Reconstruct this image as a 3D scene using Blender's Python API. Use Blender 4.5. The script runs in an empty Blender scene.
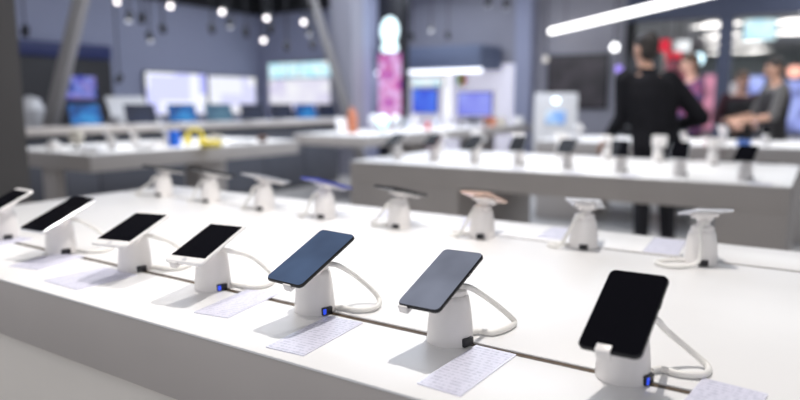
import bpy, bmesh, math, random
from mathutils import Vector, Matrix
random.seed(7)
S = bpy.context.scene
COL = S.collection
PI = math.pi
R = math.radians
HC = 1.32                      # camera height
YAW = R(32.92)
PITCH = R(8.49)
FW = Vector((-.5435, .8394, 0)); RT = Vector((.8394, .5435, 0))

def gp(px, depth, z=0.0):
    """floor-plan point lying 'depth' metres ahead, in the direction of an image column"""
    k = (px - 400) / 657.0
    p = FW * depth + RT * (k * depth)
    return Vector((p.x, p.y, z))

def rp(px, py, depth):
    """point 'depth' metres ahead seen at image column px, row py"""
    A = FW * math.cos(PITCH) - Vector((0, 0, math.sin(PITCH))); U = FW * math.sin(PITCH) + Vector((0, 0, math.cos(PITCH)))
    r = RT * (px - 400) - U * (py - 200) + A * 650
    return r * (depth / r.dot(FW)) + Vector((0, 0, HC))

# ------------------------------------------------------------------ materials
def mat(name, col, rough=.5, metal=0, emit=None, es=0, var=0, scale=8, spec=.5, bump=0, coat=0, trans=0):
    m = bpy.data.materials.new(name); m.use_nodes = True
    nt = m.node_tree; b = nt.nodes['Principled BSDF']
    b.inputs['Base Color'].default_value = (*col, 1)
    b.inputs['Roughness'].default_value = rough
    b.inputs['Metallic'].default_value = metal
    b.inputs['Specular IOR Level'].default_value = spec
    b.inputs['Coat Weight'].default_value = coat
    b.inputs['Transmission Weight'].default_value = trans
    if emit:
        b.inputs['Emission Color'].default_value = (*emit, 1)
        b.inputs['Emission Strength'].default_value = es
    if var or bump:
        tc = nt.nodes.new('ShaderNodeTexCoord')
        n = nt.nodes.new('ShaderNodeTexNoise'); n.inputs['Scale'].default_value = scale
        n.inputs['Detail'].default_value = 4
        nt.links.new(tc.outputs['Object'], n.inputs['Vector'])
        if var:
            r = nt.nodes.new('ShaderNodeValToRGB')
            r.color_ramp.elements[0].position = .3; r.color_ramp.elements[1].position = .7
            r.color_ramp.elements[0].color = (*[c * (1 - var) for c in col], 1)
            r.color_ramp.elements[1].color = (*[min(1, c * (1 + var)) for c in col], 1)
            nt.links.new(n.outputs['Fac'], r.inputs['Fac'])
            nt.links.new(r.outputs['Color'], b.inputs['Base Color'])
        if bump:
            bp = nt.nodes.new('ShaderNodeBump'); bp.inputs['Strength'].default_value = bump
            bp.inputs['Distance'].default_value = .002
            nt.links.new(n.outputs['Fac'], bp.inputs['Height'])
            nt.links.new(bp.outputs['Normal'], b.inputs['Normal'])
    return m

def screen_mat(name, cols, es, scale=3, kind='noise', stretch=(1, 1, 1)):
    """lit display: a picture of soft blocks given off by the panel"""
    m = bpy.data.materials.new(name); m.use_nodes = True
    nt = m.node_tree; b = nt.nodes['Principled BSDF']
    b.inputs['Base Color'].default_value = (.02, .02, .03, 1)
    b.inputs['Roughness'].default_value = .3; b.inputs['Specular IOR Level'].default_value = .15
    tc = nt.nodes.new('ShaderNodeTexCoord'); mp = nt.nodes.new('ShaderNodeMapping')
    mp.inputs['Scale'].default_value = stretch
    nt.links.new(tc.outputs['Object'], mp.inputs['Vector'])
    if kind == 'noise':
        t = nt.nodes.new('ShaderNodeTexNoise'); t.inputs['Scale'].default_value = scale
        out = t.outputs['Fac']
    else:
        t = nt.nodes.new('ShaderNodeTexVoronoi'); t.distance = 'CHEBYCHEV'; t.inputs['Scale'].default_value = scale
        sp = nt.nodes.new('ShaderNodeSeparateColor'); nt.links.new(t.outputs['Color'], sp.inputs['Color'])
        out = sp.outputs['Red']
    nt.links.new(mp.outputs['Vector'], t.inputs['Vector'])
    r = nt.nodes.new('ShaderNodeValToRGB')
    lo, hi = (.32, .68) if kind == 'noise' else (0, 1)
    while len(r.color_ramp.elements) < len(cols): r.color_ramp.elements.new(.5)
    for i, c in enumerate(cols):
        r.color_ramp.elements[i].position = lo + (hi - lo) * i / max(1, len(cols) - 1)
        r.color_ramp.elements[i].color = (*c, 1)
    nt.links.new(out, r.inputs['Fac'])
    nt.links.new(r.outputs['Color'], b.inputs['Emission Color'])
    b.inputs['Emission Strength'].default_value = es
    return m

M = {}
M['top'] = mat('white_laminate', (.86, .85, .84), .38, var=.012, scale=6)
M['apron'] = mat('grey_laminate', (.50, .46, .43), .5, var=.03, scale=3)
M['panel'] = mat('cream_panel', (.80, .75, .68), .55, var=.02, scale=3)
M['groove'] = mat('brown_cable_channel', (.075, .045, .02), .6, var=.3, scale=40)
M['plastic'] = mat('white_plastic', (.84, .81, .79), .32, coat=.15, var=.01, scale=30)
M['cable'] = mat('white_cable', (.84, .82, .78), .4, var=.02, scale=60)
M['port'] = mat('black_plastic', (.012, .012, .016), .35, var=.1, scale=40)
M['blue_led'] = mat('blue_indicator', (.02, .05, .5), .3, emit=(.02, .08, .9), es=.8)
M['black_glass'] = mat('black_glass', (.005, .005, .007), .04, spec=.05)
M['black_body'] = mat('black_metal', (.012, .012, .014), .3, .3)
M['steel'] = mat('brushed_steel', (.55, .55, .58), .3, .9, var=.05, scale=60)
M['white_body'] = mat('white_gloss', (.86, .84, .83), .22, coat=.3)
M['gold_body'] = mat('rose_gold_metal', (.72, .5, .40), .28, .6, var=.04, scale=60)
M['silver_body'] = mat('silver_metal', (.75, .76, .79), .28, .5, var=.03, scale=60)
M['blue_body'] = mat('blue_metal', (.05, .07, .42), .3, .4, var=.05, scale=60)
M['maroon'] = mat('maroon_gloss', (.2, .01, .03), .3, var=.1, scale=30)
def reflect_screen(name, c, s):  # dark phone glass: its blue-grey reflection is painted in as faint emission
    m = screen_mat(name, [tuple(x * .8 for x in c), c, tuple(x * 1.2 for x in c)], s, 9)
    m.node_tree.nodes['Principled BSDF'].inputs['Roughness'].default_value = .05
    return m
M['blue_reflect_screen'] = reflect_screen('blue_reflection_glow', (.045, .075, .135), 1.2)
M['grey_reflect_screen'] = reflect_screen('grey_reflection_glow', (.135, .148, .185), 1.35)

def card_mat():
    m = bpy.data.materials.new('printed_price_card'); m.use_nodes = True
    nt = m.node_tree; b = nt.nodes['Principled BSDF']; b.inputs['Roughness'].default_value = .35
    tc = nt.nodes.new('ShaderNodeTexCoord')
    sx = nt.nodes.new('ShaderNodeSeparateXYZ'); nt.links.new(tc.outputs['Object'], sx.inputs[0])
    # rows of small grey print, broken up by noise
    w = nt.nodes.new('ShaderNodeMath'); w.operation = 'SINE'
    mu = nt.nodes.new('ShaderNodeMath'); mu.operation = 'MULTIPLY'; mu.inputs[1].default_value = 620
    nt.links.new(sx.outputs['Y'], mu.inputs[0]); nt.links.new(mu.outputs[0], w.inputs[0])
    mp = nt.nodes.new('ShaderNodeMapping'); mp.inputs['Scale'].default_value = (150, 40, 1)
    nt.links.new(tc.outputs['Object'], mp.inputs['Vector'])
    n = nt.nodes.new('ShaderNodeTexNoise'); n.inputs['Scale'].default_value = 1; n.inputs['Detail'].default_value = 2
    nt.links.new(mp.outputs['Vector'], n.inputs['Vector'])
    ad = nt.nodes.new('ShaderNodeMath'); ad.operation = 'MULTIPLY_ADD'; ad.inputs[1].default_value = .16
    nt.links.new(w.outputs[0], ad.inputs[0]); nt.links.new(n.outputs['Fac'], ad.inputs[2])
    r = nt.nodes.new('ShaderNodeValToRGB')
    r.color_ramp.elements[0].position = .52; r.color_ramp.elements[0].color = (.70, .69, .80, 1)
    r.color_ramp.elements[1].position = .68; r.color_ramp.elements[1].color = (.50, .50, .60, 1)
    nt.links.new(ad.outputs[0], r.inputs['Fac']); nt.links.new(r.outputs['Color'], b.inputs['Base Color'])
    return m
M['card'] = card_mat()
M['card_sleeve'] = mat('clear_lilac_sleeve', (.74, .73, .84), .25)

# ------------------------------------------------------------------ mesh helpers
class MB:
    def __init__(s): s.bm = bmesh.new(); s.bm2 = None
    def _new(s, fn, mtx=None, bevel=0, seg=2):
        t = bmesh.new(); fn(t)
        if bevel:
            bmesh.ops.bevel(t, geom=list(t.edges), offset=bevel, segments=seg, affect='EDGES', profile=.5)
        if mtx is not None: t.transform(mtx)
        me = bpy.data.meshes.new('t'); t.to_mesh(me); t.free()
        s.bm.from_mesh(me); bpy.data.meshes.remove(me); return s
    def box(s, lo, hi, bevel=0, mtx=None, seg=2):
        lo, hi = Vector(lo), Vector(hi)
        def f(t):
            bmesh.ops.create_cube(t, size=1)
            t.transform(Matrix.Translation((lo + hi) / 2) @ Matrix.Diagonal((*(hi - lo), 1)))
        return s._new(f, mtx, bevel, seg)
    def cyl(s, a, b, r1, r2=None, n=24, bevel=0):
        a, b = Vector(a), Vector(b); d = b - a; r2 = r1 if r2 is None else r2
        q = d.to_track_quat('Z', 'Y').to_matrix().to_4x4()
        def f(t): bmesh.ops.create_cone(t, cap_ends=True, segments=n, radius1=r1, radius2=r2, depth=d.length)
        return s._new(f, Matrix.Translation((a + b) / 2) @ q)
    def ball(s, c, r, sc=(1, 1, 1), n=16, rot=None):
        def f(t): bmesh.ops.create_uvsphere(t, u_segments=n, v_segments=max(8, n * 2 // 3), radius=r)
        mm = Matrix.Translation(c) @ (rot.to_4x4() if rot else Matrix.Identity(4)) @ Matrix.Diagonal((*sc, 1))
        return s._new(f, mm)
    def capsule(s, a, b, r1, r2, n=12):
        s.cyl(a, b, r1, r2, n); s.ball(a, r1, n=n); s.ball(b, r2, n=n); return s
    def lathe(s, prof, n=32, mtx=None, sc=(1, 1)):
        def f(t):
            rings = []
            for r, z in prof:
                if r < 1e-6: rings.append([t.verts.new((0, 0, z))])
                else: rings.append([t.verts.new((r * sc[0] * math.cos(2 * PI * i / n), r * sc[1] * math.sin(2 * PI * i / n), z)) for i in range(n)])
            for A, B in zip(rings, rings[1:]):
                for i in range(n):
                    j = (i + 1) % n
                    if len(A) == 1 and len(B) > 1: t.faces.new((A[0], B[j], B[i]))
                    elif len(B) == 1 and len(A) > 1: t.faces.new((A[i], A[j], B[0]))
                    elif len(A) > 1: t.faces.new((A[i], A[j], B[j], B[i]))
            if len(rings[0]) > 1: t.faces.new(list(reversed(rings[0])))
            if len(rings[-1]) > 1: t.faces.new(rings[-1])
            bmesh.ops.recalc_face_normals(t, faces=t.faces)
        return s._new(f, mtx)
    def loft(s, rings, n=20, mtx=None):
        """rings = (z, rx, ry, cx, cy) closed ellipses"""
        def f(t):
            vs = [[t.verts.new((cx + rx * math.cos(2 * PI * i / n), cy + ry * math.sin(2 * PI * i / n), z)) for i in range(n)] for z, rx, ry, cx, cy in rings]
            for A, B in zip(vs, vs[1:]):
                for i in range(n): t.faces.new((A[i], A[(i + 1) % n], B[(i + 1) % n], B[i]))
            t.faces.new(list(reversed(vs[0]))); t.faces.new(vs[-1])
            bmesh.ops.recalc_face_normals(t, faces=t.faces)
        return s._new(f, mtx)
    def tube(s, pts, r, n=10, sub=8):
        P = [Vector(p) for p in pts]; Q = []
        for i in range(len(P) - 1):
            p0 = P[max(0, i - 1)]; p1 = P[i]; p2 = P[i + 1]; p3 = P[min(len(P) - 1, i + 2)]
            for k in range(sub):
                u = k / sub
                Q.append(.5 * ((2 * p1) + (p2 - p0) * u + (2 * p0 - 5 * p1 + 4 * p2 - p3) * u * u + (3 * p1 - p0 - 3 * p2 + p3) * u ** 3))
        Q.append(P[-1])
        def f(t):
            prev = None; first = None
            up = Vector((0, 0, 1))
            for i, q in enumerate(Q):
                d = (Q[min(i + 1, len(Q) - 1)] - Q[max(i - 1, 0)]).normalized()
                x = d.cross(up)
                if x.length < .05: x = d.cross(Vector((1, 0, 0)))
                x.normalize(); y = x.cross(d); up = y
                ring = [t.verts.new(q + x * r * math.cos(2 * PI * k / n) + y * r * math.sin(2 * PI * k / n)) for k in range(n)]
                if prev:
                    for k in range(n): t.faces.new((prev[k], prev[(k + 1) % n], ring[(k + 1) % n], ring[k]))
                else: first = ring
                prev = ring
            t.faces.new(first); t.faces.new(prev)
            bmesh.ops.recalc_face_normals(t, faces=t.faces)
        return s._new(f)
    def plate(s, w, l, t_, r, z0=0, bev=0, mtx=None):
        """rounded-rectangle slab, w along x, l along y, z0..z0+t"""
        def f(t):
            def outline(w2, l2, rr, z):
                o = []
                for cx, cy, a0 in ((w2 - rr, l2 - rr, 0), (-w2 + rr, l2 - rr, 90), (-w2 + rr, -l2 + rr, 180), (w2 - rr, -l2 + rr, 270)):
                    for k in range(7):
                        a = R(a0 + 15 * k); o.append(t.verts.new((cx + rr * math.cos(a), cy + rr * math.sin(a), z)))
                return o
            lv = [(bev, 0), (0, bev), (0, t_ - bev), (bev, t_)] if bev else [(0, 0), (0, t_)]
            rs = [outline(w / 2 - i, l / 2 - i, max(.0003, r - i), z0 + z) for i, z in lv]
            n = len(rs[0])
            for A, B in zip(rs, rs[1:]):
                for i in range(n): t.faces.new((A[i], A[(i + 1) % n], B[(i + 1) % n], B[i]))
            t.faces.new(list(reversed(rs[0]))); t.faces.new(rs[-1])
        return s._new(f, mtx)
    def prism(s, pts, axis_from, axis_to, mtx=None):
        """polygon in local xz, extruded along y"""
        def f(t):
            A = [t.verts.new((x, axis_from, z)) for x, z in pts]; B = [t.verts.new((x, axis_to, z)) for x, z in pts]
            n = len(pts)
            for i in range(n): t.faces.new((A[i], A[(i + 1) % n], B[(i + 1) % n], B[i]))
            t.faces.new(A); t.faces.new(list(reversed(B)))
            bmesh.ops.recalc_face_normals(t, faces=t.faces)
        return s._new(f, mtx)
    def build(s, name, m, parent=None, smooth=True, kind=None):
        me = bpy.data.meshes.new(name); s.bm.to_mesh(me); s.bm.free()
        if smooth:
            me.polygons.foreach_set('use_smooth', [True] * len(me.polygons))
            try: me.set_sharp_from_angle(angle=R(38))
            except Exception: pass
        me.materials.append(m)
        o = bpy.data.objects.new(name, me); COL.objects.link(o)
        if parent: o.parent = parent
        if kind: o['kind'] = kind
        return o

def thing(name, label, cat, loc=(0, 0, 0), rz=0, group=None, mtx=None):
    o = bpy.data.objects.new(name, None); COL.objects.link(o); o.empty_display_size = .05
    if mtx is not None: o.matrix_world = mtx
    else: o.location = loc; o.rotation_euler = (0, 0, rz)
    o['label'] = label; o['category'] = cat
    if group: o['group'] = group
    return o
def tag(o, label, cat, group=None):
    o['label'] = label; o['category'] = cat
    if group: o['group'] = group
    return o
def struct(name, lo, hi, m, bevel=0):
    return MB().box(lo, hi, bevel).build(name, m, kind='structure')

# ------------------------------------------------------------------ room shell
M['wall'] = mat('blue_grey_paint', (.35, .37, .50), .75, var=.03, scale=1.2)
M['wall_grey'] = mat('grey_paint', (.345, .34, .39), .75, var=.03, scale=1.2)
M['black_paint'] = mat('black_paint', (.012, .012, .014), .8, var=.1, scale=2)
M['ceil'] = mat('ceiling_paint', (.10, .105, .12), .85, var=.08, scale=1.5)
M['floor'] = mat('polished_concrete', (.34, .335, .33), .32, var=.08, scale=1.8)
M['beam'] = mat('dark_blue_metal', (.075, .09, .15), .5, var=.05, scale=2)
M['mall_floor'] = mat('mall_stone_floor', (.5, .49, .48), .25, var=.1, scale=.8)
struct('floor', (-12, -3, -.1), (6, 13.6, 0), M['floor'])
struct('ceiling', (-12, -1, 3.8), (6, 13.6, 3.9), M['ceil'])
struct('wall_left', (-9.85, 2.0, 0), (-9.75, 9.77, 3.8), M['wall'])
struct('wall_corner', (-9.85, 9.77, 0), (-7.1, 9.95, 3.8), M['wall'])
struct('trim_1', (-9.75, 2.0, 3.06), (-9.60, 9.62, 3.8), M['black_paint'])        # black bulkhead along the top of the walls
struct('trim_2', (-9.75, 9.62, 3.06), (-7.62, 9.77, 3.8), M['black_paint'])
struct('wall_back', (-8.6, 13.3, 0), (-3.35, 13.5, 3.8), M['wall_grey'])
struct('wall_recess', (-8.6, 9.95, 0), (-8.5, 13.3, 3.8), M['wall'])
struct('pillar_1', (-7.62, 9.45, 0), (-7.12, 9.95, 3.8), M['wall_grey'])          # square column beside the totem
struct('pillar_2', (-5.55, 13.0, 0), (-5.2, 13.3, 3.8), M['wall'])                # pale pilaster right of the service bay
struct('pillar_3', (-5.6, 1.85, 0), (-4.83, 2.49, 3.8), mat('taupe_cladding', (.115, .105, .098), .6, var=.06, scale=2))
# front of the shop: header over the opening to the mall, dark mullion
struct('wall_header', (-3.35, 13.25, 2.86), (6, 13.5, 3.8), M['beam'])
struct('door_frame', (-1.72, 13.28, 0), (-1.50, 13.48, 2.86), M['beam'])
struct('trim_3', (-3.35, 13.2, 0), (-3.22, 13.5, 2.86), M['black_paint'])
# mall beyond
struct('floor_mall', (-14, 13.6, -.1), (22, 40, 0), M['mall_floor'])
struct('ceiling_mall', (-14, 13.5, 3.75), (22, 40, 3.85), mat('mall_ceiling', (.42, .46, .50), .8, var=.1, scale=.6))
struct('wall_mall', (-14, 39.5, 0), (22, 39.9, 3.75), mat('mall_far_wall', (.42, .47, .48), .7, var=.2, scale=.4))

# ------------------------------------------------------------------ display tables
def table(name, label, x0, x1, y0, y1, H=.90, ap=.145, grooves=(), legs=(), cabinet=None, group='white display tables'):
    t = thing(name, label, 'table', ((x0 + x1) / 2, (y0 + y1) / 2, 0), group=group)
    ox, oy = (x0 + x1) / 2, (y0 + y1) / 2
    skin = .005
    ys = [y0]
    gw = .019
    for g in grooves: ys += [g - gw / 2, g + gw / 2]
    ys.append(y1)
    b = MB()
    for k in range(0, len(ys), 2): b.box((x0 - ox, ys[k] - oy, H - skin), (x1 - ox, ys[k + 1] - oy, H), .0015)
    b.build('tabletop', M['top'], t)
    MB().box((x0 - ox + .002, y0 - oy + .002, H - ap), (x1 - ox - .002, y1 - oy - .002, H - skin), .002).build('apron', M['apron'], t)
    for g in grooves:
        MB().box((x0 - ox + .01, g - gw / 2 - oy, H - skin), (x1 - ox - .01, g + gw / 2 - oy, H - .003)).build('cable_channel', M['groove'], t)
    for (a, c, d, e) in legs:
        MB().box((a - ox, d - oy, 0), (c - ox, e - oy, H - ap), .003).build('leg_panel', M['apron'], t)
    if cabinet:
        a, c, d, e = cabinet
        MB().box((a - ox, d - oy, .0), (c - ox, e - oy, H - ap), .003).build('cabinet', M['panel'], t)
    return t
table('display_table', 'long white phone table with two brown cable channels nearest the viewer', -2.80, -.05 + .35, .755, 2.14,
      grooves=(.99, 1.885), cabinet=(-2.7, .2, .775, 2.0))
table('display_table', 'white phone table with grey front standing before the man in black', -2.90, -.11, 3.80, 5.18,
      legs=((-2.898, -2.0, 3.802, 5.1), (-.45, -.112, 3.802, 5.1)))
table('display_table', 'white table with phone stands behind the man in black', -2.75, .35, 7.1, 8.45,
      legs=((-2.74, -2.2, 7.11, 8.3), (-.3, .34, 7.11, 8.3)))
table('display_table', 'white table on the left holding gadgets and a yellow item', -6.40, -5.0, 3.07, 5.6,
      legs=((-5.98, -5.74, 3.2, 3.27), (-6.36, -6.1, 5.1, 5.5)))
table('display_table', 'long grey edged table with copper flask standing on its near corner', -6.12, -4.90, 6.75, 12.4,
      legs=((-6.1, -5.7, 9.1, 9.7), (-6.1, -5.6, 11.6, 12.2)))

# laptop counter along the left wall
M['cab_dark'] = mat('dark_grey_cabinet', (.085, .09, .11), .5, var=.06, scale=2)
ct = thing('counter', 'long dark grey laptop counter with pale top along left wall', 'counter', (-7.2, 6.0, 0))
MB().box((-.4, -2.6, .98), (.38, 2.75, 1.05), .004).build('worktop', M['apron'], ct)
MB().box((-.36, -2.55, 0), (.30, 2.7, .98)).build('carcass', M['cab_dark'], ct)
for k in range(6):
    y = -2.55 + .875 * k
    d = MB().box((.30, y + .008, .06), (.325, y + .867, .96), .003).build('door', M['cab_dark'], ct)
    MB().box((.325, y + .78, .55), (.338, y + .80, .75), .003).build('handle', M['steel'], d)

# ------------------------------------------------------------------ phones, stands, cards
def pose(c, yaw, tilt, roll=0):
    yaw, tilt, roll = R(yaw), R(tilt), R(roll)
    a = Vector((math.cos(yaw), math.sin(yaw), 0))
    b = Vector((-math.sin(yaw) * math.cos(tilt), math.cos(yaw) * math.cos(tilt), math.sin(tilt)))
    a, b = a * math.cos(roll) + b * math.sin(roll), b * math.cos(roll) - a * math.sin(roll)
    n = a.cross(b)
    m = Matrix((a, b, n)).transposed().to_4x4(); m.translation = c
    return m
TZ = .90
T = .008
def phone(label, c, yaw, tilt, roll, W, L, body, scr, bezel='full', group=None):
    """origin at the middle of the front glass"""
    m = pose(Vector(c), yaw, tilt, roll)
    o = thing('smartphone', label, 'phone', group=group, mtx=m)
    MB().plate(W, L, T, .011 if W > .07 else .009, -T, .0022).build('body', body, o)
    if bezel == 'full':
        MB().plate(W - .0035, L - .0035, .0008, .009, 0).build('screen', scr, o)
    else:   # white front, thick chin and forehead
        MB().plate(W - .007, L * .80, .0006, .002, 0, mtx=Matrix.Translation((0, L * .022, 0))).build('screen', scr, o)
        MB().cyl((0, -L * .44, 0), (0, -L * .44, .0006), .0055, n=20).build('home_button', M['silver_body'], o)
    bt = MB()
    bt.box((W / 2 - .0006, L * .10, -T * .7), (W / 2 + .0009, L * .20, -T * .35), .0004)
    bt.build('side_button', body, o)
    cm = MB().cyl((-W * .28, L * .42, -T - .0008), (-W * .28, L * .42, -T + .0002), .005, n=16); cm.build('camera_lens', M['port'], o)
    return o, m

def stand(label, base, pm, W, L, port_dir, cable=None, clip=0, led=False, group=None, simple=False, lip=False):
    base = Vector(base)
    o = thing('display_stand', label, 'stand', base, group=group)
    n = 20 if simple else 40
    MB().lathe([(.0410, 0), (.0418, .003), (.0412, .012), (.0395, .036), (.0370, .060), (.0342, .078), (.0318, .0855), (.0300, .087)], n).build('base', M['plastic'], o)
    inv = Matrix.Translation(-base) @ pm
    pad = inv @ Vector((0, 0, -T - .0105))
    rot = inv.to_3x3()
    back = -(rot @ Vector((0, 0, 1)))
    # neck: collar on the base then a bent arm to the cradle
    nb = MB().lathe([(.0282, .087), (.0296, .090), (.0288, .096), (.024, .100), (.0, .101)], n)
    nb.capsule((0, 0, .089), pad + back * .008, .0185, .0155, 14)
    nb.build('neck', M['plastic'], o)
    cr = MB().plate(W * .62, L * .36, .010, .008, -T - .0106, .002, mtx=inv)
    cr.cyl(inv @ Vector((0, 0, -T - .010)), inv @ Vector((0, 0, -T - .020)), .024, .018, 20)
    cr.build('cradle', M['plastic'], o)
    if clip is not None:
        x = clip
        hw = .0105 if lip else .009
        k = MB().box((x - hw, -L / 2 - .0040, -T - .0070), (x + hw, -L / 2 - .0006, .0030 if lip else -.001), .001, inv)
        if lip: k.box((x - hw, -L / 2 - .0038, .0012), (x + hw, -L / 2 + .009, .0036), .0008, inv)
        k.box((x - hw * .8, -L / 2 - .003, -T - .0085), (x + hw * .8, -L * .17, -T - .0012), .0008, inv)
        k.build('clip', M['plastic'], o)
    d = Vector((math.cos(R(port_dir)), math.sin(R(port_dir)), 0)); s = Vector((-d.y, d.x, 0))
    pmx = Matrix((d, s, Vector((0, 0, 1)))).transposed().to_4x4()
    MB().box((.030, -.012, .001), (.0455, .012, .0165), .002, pmx).build('port', M['port'], o)
    if led: MB().box((.0430, -.0115, .003), (.0462, -.0045, .0145), .001, pmx).build('indicator_light', M['blue_led'], o)
    if cable:
        MB().tube([Vector(p) - base for p in cable], .0054, 10).build('cable', M['cable'], o)
    return o

def front_unit(nm, lab_p, lab_s, bx, by, c, yaw, tilt, roll, W, L, body, scr, bezel, clip, led, cab):
    c = (c[0], c[1], TZ + c[2])
    _, m = phone(lab_p, c, yaw, tilt, roll, W, L, body, scr, bezel, 'phones on the near table front row')
    cable = None
    if cab:
        s0 = m @ Vector((.012, .02, -T - .022)); bs = Vector((bx, by, TZ))
        cable = [s0, s0 + Vector((.020, .012, -.004))] + [(bx + dx, by + dy, TZ + z) for dx, dy, z in cab]
    stand(lab_s, (bx, by, TZ), m, W, L, -14, cable, clip, led, 'phone stands on the near table front row', False, nm == 'r')
lg = .0062
cab_g = [(.042, .075, .062), (.058, .122, .024), (.066, .136, lg), (.068, .100, lg), (.056, .062, lg), (.030, .054, lg), (.020, .040, lg)]
cab_b = [(.050, .074, .062), (.076, .104, .024), (.092, .100, lg), (.106, .058, lg), (.084, .030, lg), (.050, .028, lg), (.036, .022, lg)]
cab_r = [(.048, .070, .062), (.080, .100, .026), (.108, .096, lg), (.106, .058, lg), (.076, .042, lg), (.048, .046, lg), (.036, .030, lg)]
front_unit('r', 'black phone, largest and rightmost on the near table', 'white stand under the rightmost black phone with clip in front',
           -.231, .993, (-.218, .928, .127), -6.2, 30, 3.1, .088, .161, M['black_body'], M['black_glass'], 'full', -.006, True, cab_r)
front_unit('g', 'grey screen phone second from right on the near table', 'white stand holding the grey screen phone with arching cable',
           -.530, .983, (-.523, .937, .127), -9.3, 24.5, 4.9, .084, .160, M['black_body'], M['grey_reflect_screen'], 'full', -.028, False, cab_g)
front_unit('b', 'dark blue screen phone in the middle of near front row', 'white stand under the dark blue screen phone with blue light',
           -.845, .984, (-.804, .930, .130), .5, 23, -2.8, .090, .172, M['black_body'], M['blue_reflect_screen'], 'full', .012, True, cab_b)
front_unit('w', 'white phone with black screen just left of the blue phone', 'white stand with blue light under the nearest white phone',
           -1.151, .986, (-1.118, .945, .119), 13, 18, -2.1, .095, .176, M['white_body'], M['black_glass'], 'chin', -.022, True, cab_b)
front_unit('v', 'white phone with black screen third from left in front row', 'white stand under the white phone beside the lilac shaded card',
           -1.446, .990, (-1.401, .957, .119), 19, 15.5, -2.8, .099, .183, M['white_body'], M['black_glass'], 'chin', None, False, cab_b)
front_unit('k', 'slim silver edged phone with black screen second from left in front row', 'white stand under the slim silver edged phone left of the white ones',
           -1.792, .995, (-1.755, .975, .119), 11.9, 20.6, -4.5, .094, .188, M['silver_body'], M['black_glass'], 'full', None, False, cab_b)
front_unit('f', 'white phone cut by the left edge of the picture', 'white stand at far left end of near front row',
           -2.133, 1.008, (-2.100, .992, .119), 11, 23, -6.8, .085, .168, M['white_body'], M['black_glass'], 'chin', None, False, None)

# back row of the near table: they face away from the camera
lg = .0062
def back_unit(lab_p, lab_s, bx, by, yaw, tilt, W, L, body, dz=.128, dy=.035, cab=None, dx=0, roll=0):
    c = (bx + dx, by + dy, TZ + dz)
    _, m = phone(lab_p, c, 180 + yaw, tilt, roll, W, L, body, M['black_glass'], 'full', 'phones on the near table back row')
    cable = None
    if cab:
        s0 = m @ Vector((0, .02, -T - .024))
        cable = [s0, s0 + Vector((-.012, -.030, -.012))] + [(bx + a, by + b, TZ + z) for a, b, z in cab]
    stand(lab_s, (bx, by, TZ), m, W, L, -72, cable, .0, False, 'phone stands on the near table back row')
loop = [(-.030, -.058, .045), (-.052, -.062, .008), (-.088, -.050, lg), (-.075, -.022, lg), (-.040, -.012, .006)]
small = [(-.055, -.020, .050), (-.085, -.030, .012), (-.080, -.045, lg), (-.045, -.030, lg), (-.036, -.015, .006)]
back_unit('white phone seen from behind, rightmost in the back row', 'white stand with cable loop, rightmost in the back row',
          -.246, 1.850, 27, 13, .094, .160, M['silver_body'], dz=.139, dy=.012, cab=[(.008, -.062, .050), (.0, -.072, .012), (-.050, -.110, lg), (-.095, -.085, lg), (-.070, -.04, lg), (-.038, -.016, lg)])
back_unit('silver white phone seen from behind, second from right in back row', 'white stand second from right in back row beside a card',
          -.566, 1.868, 10, 15, .098, .180, M['silver_body'], cab=loop, dz=.133, dy=.012)
back_unit('rose gold phone seen edge on in the back row', 'white stand carrying the rose gold phone',
          -.884, 1.846, 6, 16, .098, .195, M['gold_body'], cab=loop, dz=.129, dy=.016)
back_unit('dark phone seen edge on between rose gold and blue phones', 'white stand under the dark phone left of the rose gold one',
          -1.195, 1.839, -4, 14, .098, .195, M['black_body'], cab=small, dz=.126, dy=.016)
back_unit('bright blue backed phone in the back row', 'white stand carrying the bright blue phone',
          -1.530, 1.849, -4, 15.5, .096, .195, M['blue_body'], cab=loop, dz=.130, dy=.016)
back_unit('grey phone seen edge on just left of the blue phone', 'white stand under the grey phone left of the blue one',
          -1.847, 1.856, -2, 15, .094, .190, M['steel'], cab=small, dz=.128, dy=.016)
back_unit('dark phone second from left in the back row', 'white stand second from left in the back row',
          -2.188, 1.881, -2, 13, .094, .190, M['black_body'], cab=loop, dz=.128, dy=.016)
back_unit('dark flat lying phone at left end of back row', 'white stand with splayed cable at left end of the back row',
          -2.507, 1.885, 0, 12, .094, .190, M['black_body'], dz=.126, dy=.016, cab=[(-.05, -.03, .06), (-.09, -.05, .03), (-.118, -.06, lg), (-.08, -.05, lg), (-.036, -.015, lg)])

def card(label, quad):
    """quad: near-left, far-left, far-right, near-right corners on the table"""
    q = [Vector((x, y, 0)) for x, y in quad]; c = sum(q, Vector()) / 4
    u = ((q[2] - q[1]) + (q[3] - q[0])) / 2; v = ((q[1] - q[0]) + (q[2] - q[3])) / 2
    o = thing('price_card', label, 'card', (c.x, c.y, TZ), math.atan2(v.y, v.x) - PI / 2, 'price cards on the near table')
    MB().plate(u.length, v.length, .0022, .002, 0).build('sleeve', M['card_sleeve'], o)
    MB().plate(u.length - .008, v.length - .008, .0004, .001, .0022).build('printed_sheet', M['card'], o)
    return o
card('printed price card in front of the grey screen phone', [(-.487, .797), (-.476, .980), (-.404, .985), (-.406, .789)])
card('printed price card cut by bottom edge beside the rightmost phone', [(-.145, .86), (-.124, 1.045), (-.036, 1.045), (-.055, .86)])
card('printed price card in front of the blue screen phone', [(-.78, .777), (-.797, .965), (-.712, .972), (-.702, .785)])
card('printed price card in front of the nearest white phone', [(-1.04, .835), (-1.066, 1.012), (-.985, 1.025), (-.952, .85)])
card('price card lying askew in the shadow left of the nearest white phones', [(-1.54, .80), (-1.52, .965), (-1.40, .945), (-1.38, .80)])
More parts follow.
